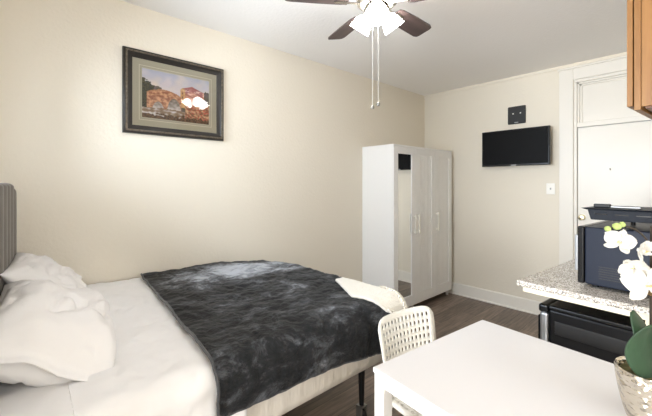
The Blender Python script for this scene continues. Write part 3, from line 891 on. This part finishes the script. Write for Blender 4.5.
# ------------------------------------------------------------------ orchid in hammered pot
OX, OY, OZ = 1.345, .105, .74
t = thing('potted_orchid', 'white orchid in a hammered silver pot on the white table', 'potted plant', (OX, OY, OZ))
bm = BM(); lathe(bm, [(0, 0), (.048, 0), (.052, .004), (.06, .03), (.07, .075), (.077, .12), (.0785, .142), (.0765, .148), (.073, .147), (.071, .13), (.0, .128)], 56)
part('pot', bm, M['hammered'], t, smooth=True, angle=70)
bm = BM(); lathe(bm, [(.0708, .1285), (.06, .137), (.03, .142), (0, .143)], 24); part('moss', bm, M['moss'], t, smooth=True)
RV = Vector((.743, -.669, 0)); FV = Vector((.669, .743, 0)); UV = Vector((0, 0, 1))   # directions across / away / up, as this plant faces
def P(r, f, z): return RV*r+FV*f+UV*z
def leaf(name, base, tip, side, width, bow, m, parent):
    bm = BM(); base, tip = Vector(base), Vector(tip); ax = tip-base; L = ax.length; ax.normalize()
    side = Vector(side); side = (side-ax*side.dot(ax)).normalized(); nr = ax.cross(side)
    def f(u, v):
        w = width*math.sin(PI*min(1, u*.93+.05))**.6*(1-.1*u)
        s = (v*2-1)
        return base+ax*L*u+side*s*w+nr*(bow*math.sin(PI*u)*1+abs(s)**1.5*w*.22-.0*u)
    grid(bm, 20, 10, f); return part(name, bm, m, parent, smooth=True, angle=180, solid=.0025)
leaf('leaf', P(-.02, -.03, .132), P(-.05, -.06, .30), P(1, .2, 0), .055, .02, M['leaf'], t)
leaf('leaf', P(.0, .01, .132), P(-.05, .0, .315), P(1, .5, 0), .045, -.02, M['leaf'], t)
leaf('leaf', P(.02, .0, .132), P(.12, .01, .26), P(.3, 1, 0), .04, -.02, M['leaf'], t)
bm = BM(); tube(bm, [P(.004, 0, .12), P(.004, .0, .40), P(.006, 0, .56)], .0035, 8); part('support_stake', bm, M['stem'], t, smooth=True)
st = [P(.012, .0, .12), P(.014, 0, .30), P(.010, -.005, .42), P(-.015, -.02, .50), P(-.06, -.035, .545), P(-.115, -.05, .565), P(-.155, -.055, .56)]
def spline(pts, n=8):
    o = []
    for i in range(len(pts)-1):
        p0, p1, p2, p3 = pts[max(0, i-1)], pts[i], pts[i+1], pts[min(len(pts)-1, i+2)]
        for k in range(n):
            s = k/n; o.append(.5*((2*p1)+(p2-p0)*s+(2*p0-5*p1+4*p2-p3)*s*s+(3*p1-p0-3*p2+p3)*s**3))
    return o+[pts[-1]]
bm = BM(); sp = spline(st); tube(bm, sp, [.0034-.0015*i/len(sp) for i in range(len(sp))], 8); part('flower_stem', bm, M['stem'], t, smooth=True)
bm = BM()
for i in range(3):
    tube(bm, [P(.008, 0, .362+.004*i)+Vector((math.cos(a)*.009, math.sin(a)*.009, 0)) for a in [2*PI*k/14 for k in range(15)]], .002, 6)
tube(bm, [P(.002, -.01, .366), P(-.018, -.02, .378)], .0016, 6); tube(bm, [P(.006, -.01, .366), P(.024, -.02, .352)], .0016, 6)
part('raffia_tie', bm, M['raffia'], t, smooth=True)
def petal_bm(L, W_, cup, pw_=.8):
    bm = BM()
    def f(u, v):
        s = v*2-1; w = W_*math.sin(PI*min(.985, u*.9+.06))**pw_
        return Vector((s*w, L*u, cup*(u*u)*L+abs(s)**2*w*.25+.004*math.sin(u*9+s*4)*u))
    grid(bm, 10, 8, f); return bm
def flower(pos, face, size, up=(0, 0, 1), spin=0, fold=.0):
    face = Vector(face).normalized(); up = Vector(up); up = (up-face*up.dot(face)).normalized(); rt = up.cross(face)
    M3 = Matrix((rt, up, face)).transposed().to_4x4()
    bm = BM(); lathe(bm, [(0, -.006), (.005, -.004), (.0065, .004), (.004, .012), (0, .014)], 10, M3)
    fl = part('flower', bm, M['petal'], t, smooth=True, loc=pos)
    specs = [(0, .95, .3, 'petal'), (128, .92, .28, 'petal'), (-128, .92, .28, 'petal'), (66, 1.0, .54, 'petal'), (-66, 1.0, .54, 'petal')]
    for a, l, w_, nm in specs:
        b = petal_bm(size*l, size*w_, random.uniform(-.15, .1)+fold)
        bmesh.ops.transform(b, matrix=M3 @ Matrix.Rotation(R(a+spin), 4, 'Z') @ Matrix.Translation((0, size*.03, .004 if abs(a) == 66 else 0)), verts=b.verts)
        part(nm, b, M['petal'], fl, smooth=True, angle=180, solid=.0012)
    b = petal_bm(size*.42, size*.15, .9); bmesh.ops.transform(b, matrix=M3 @ Matrix.Rotation(R(180+spin), 4, 'Z') @ Matrix.Rotation(R(50), 4, 'X'), verts=b.verts)
    part('lip', b, M['lip'], fl, smooth=True, angle=180, solid=.0012, label='pale yellow lip')
flower(P(-.05, -.045, .405), (-.75, -.5, .15), .062, spin=8)
flower(P(-.14, -.065, .522), (-.9, .1, .25), .036, fold=.45, spin=-15)
flower(P(-.098, -.075, .505), (-.3, -.9, -.1), .032, fold=.6, spin=20)
flower(P(-.108, -.06, .462), (-.85, -.35, -.4), .032, fold=.7, spin=40)
flower(P(-.025, -.06, .325), (.2, -.8, -.45), .042, fold=.5, spin=10)
for p, s in ((P(-.142, -.056, .565), .013), (P(-.162, -.05, .558), .010), (P(-.127, -.055, .57), .010)):
    bm = BM(); lathe(bm, [(0, -s), (s*.55, -s*.6), (s*.8, 0), (s*.55, s*.7), (0, s*1.1)], 12, Matrix.Rotation(R(70), 4, 'Y')); part('bud', bm, M['bud'], t, smooth=True, loc=p)

# ------------------------------------------------------------------ daylight, fill light, camera, colour
wd = bpy.data.worlds.new('sky'); S.world = wd; wd.use_nodes = True
bg = wd.node_tree.nodes['Background']; bg.inputs['Color'].default_value = (.72, .84, 1, 1); bg.inputs['Strength'].default_value = .7
def area(name, loc, rot, sx, sy, e, col):
    l = bpy.data.lights.new(name, 'AREA'); l.shape = 'RECTANGLE'; l.size, l.size_y, l.energy, l.color = sx, sy, e, col
    o = bpy.data.objects.new(name, l); COL.objects.link(o); o.location = loc; o.rotation_euler = rot; return o
area('daylight_head_window', (XH-T-.05, (WY0+WY1)/2, (WZ0+WZ1)/2), (0, -PI/2, 0), WZ1-WZ0, WY1-WY0, 48, (.74, .86, 1))
area('fill_light_rear', ((VX0+VX1)/2, YR-T-.05, (VZ0+VZ1)/2), (PI/2, 0, 0), VX1-VX0, VZ1-VZ0, 12, (.97, .98, 1))  # added fill for wardrobe doors and bed side, through the made-up rear window
area('fill_light_side', (XR-T-.05, (UY0+UY1)/2, (UZ0+UZ1)/2), (0, -PI/2, 0), UZ1-UZ0, UY1-UY0, 195, (.94, .97, 1))  # added fill to brighten the back wall, through the made-up side window

cam = bpy.data.cameras.new('camera'); co = bpy.data.objects.new('camera', cam); COL.objects.link(co); S.camera = co
cam.sensor_width = 36; cam.lens = 340.6/652*36; cam.shift_y = -24/652; cam.clip_start = .02
co.location = (0, 0, 1.42); co.rotation_euler = (PI/2, 0, math.atan2(.743, .669)-PI/2)

S.view_settings.view_transform = 'Standard'; S.view_settings.look = 'None'; S.view_settings.gamma = 1
S.view_settings.exposure = .82
try: S.view_settings.use_curve_mapping = False
except Exception: pass
S.cycles.use_denoising = True; S.cycles.max_bounces = 12; S.cycles.diffuse_bounces = 6
S.cycles.sample_clamp_indirect = 8
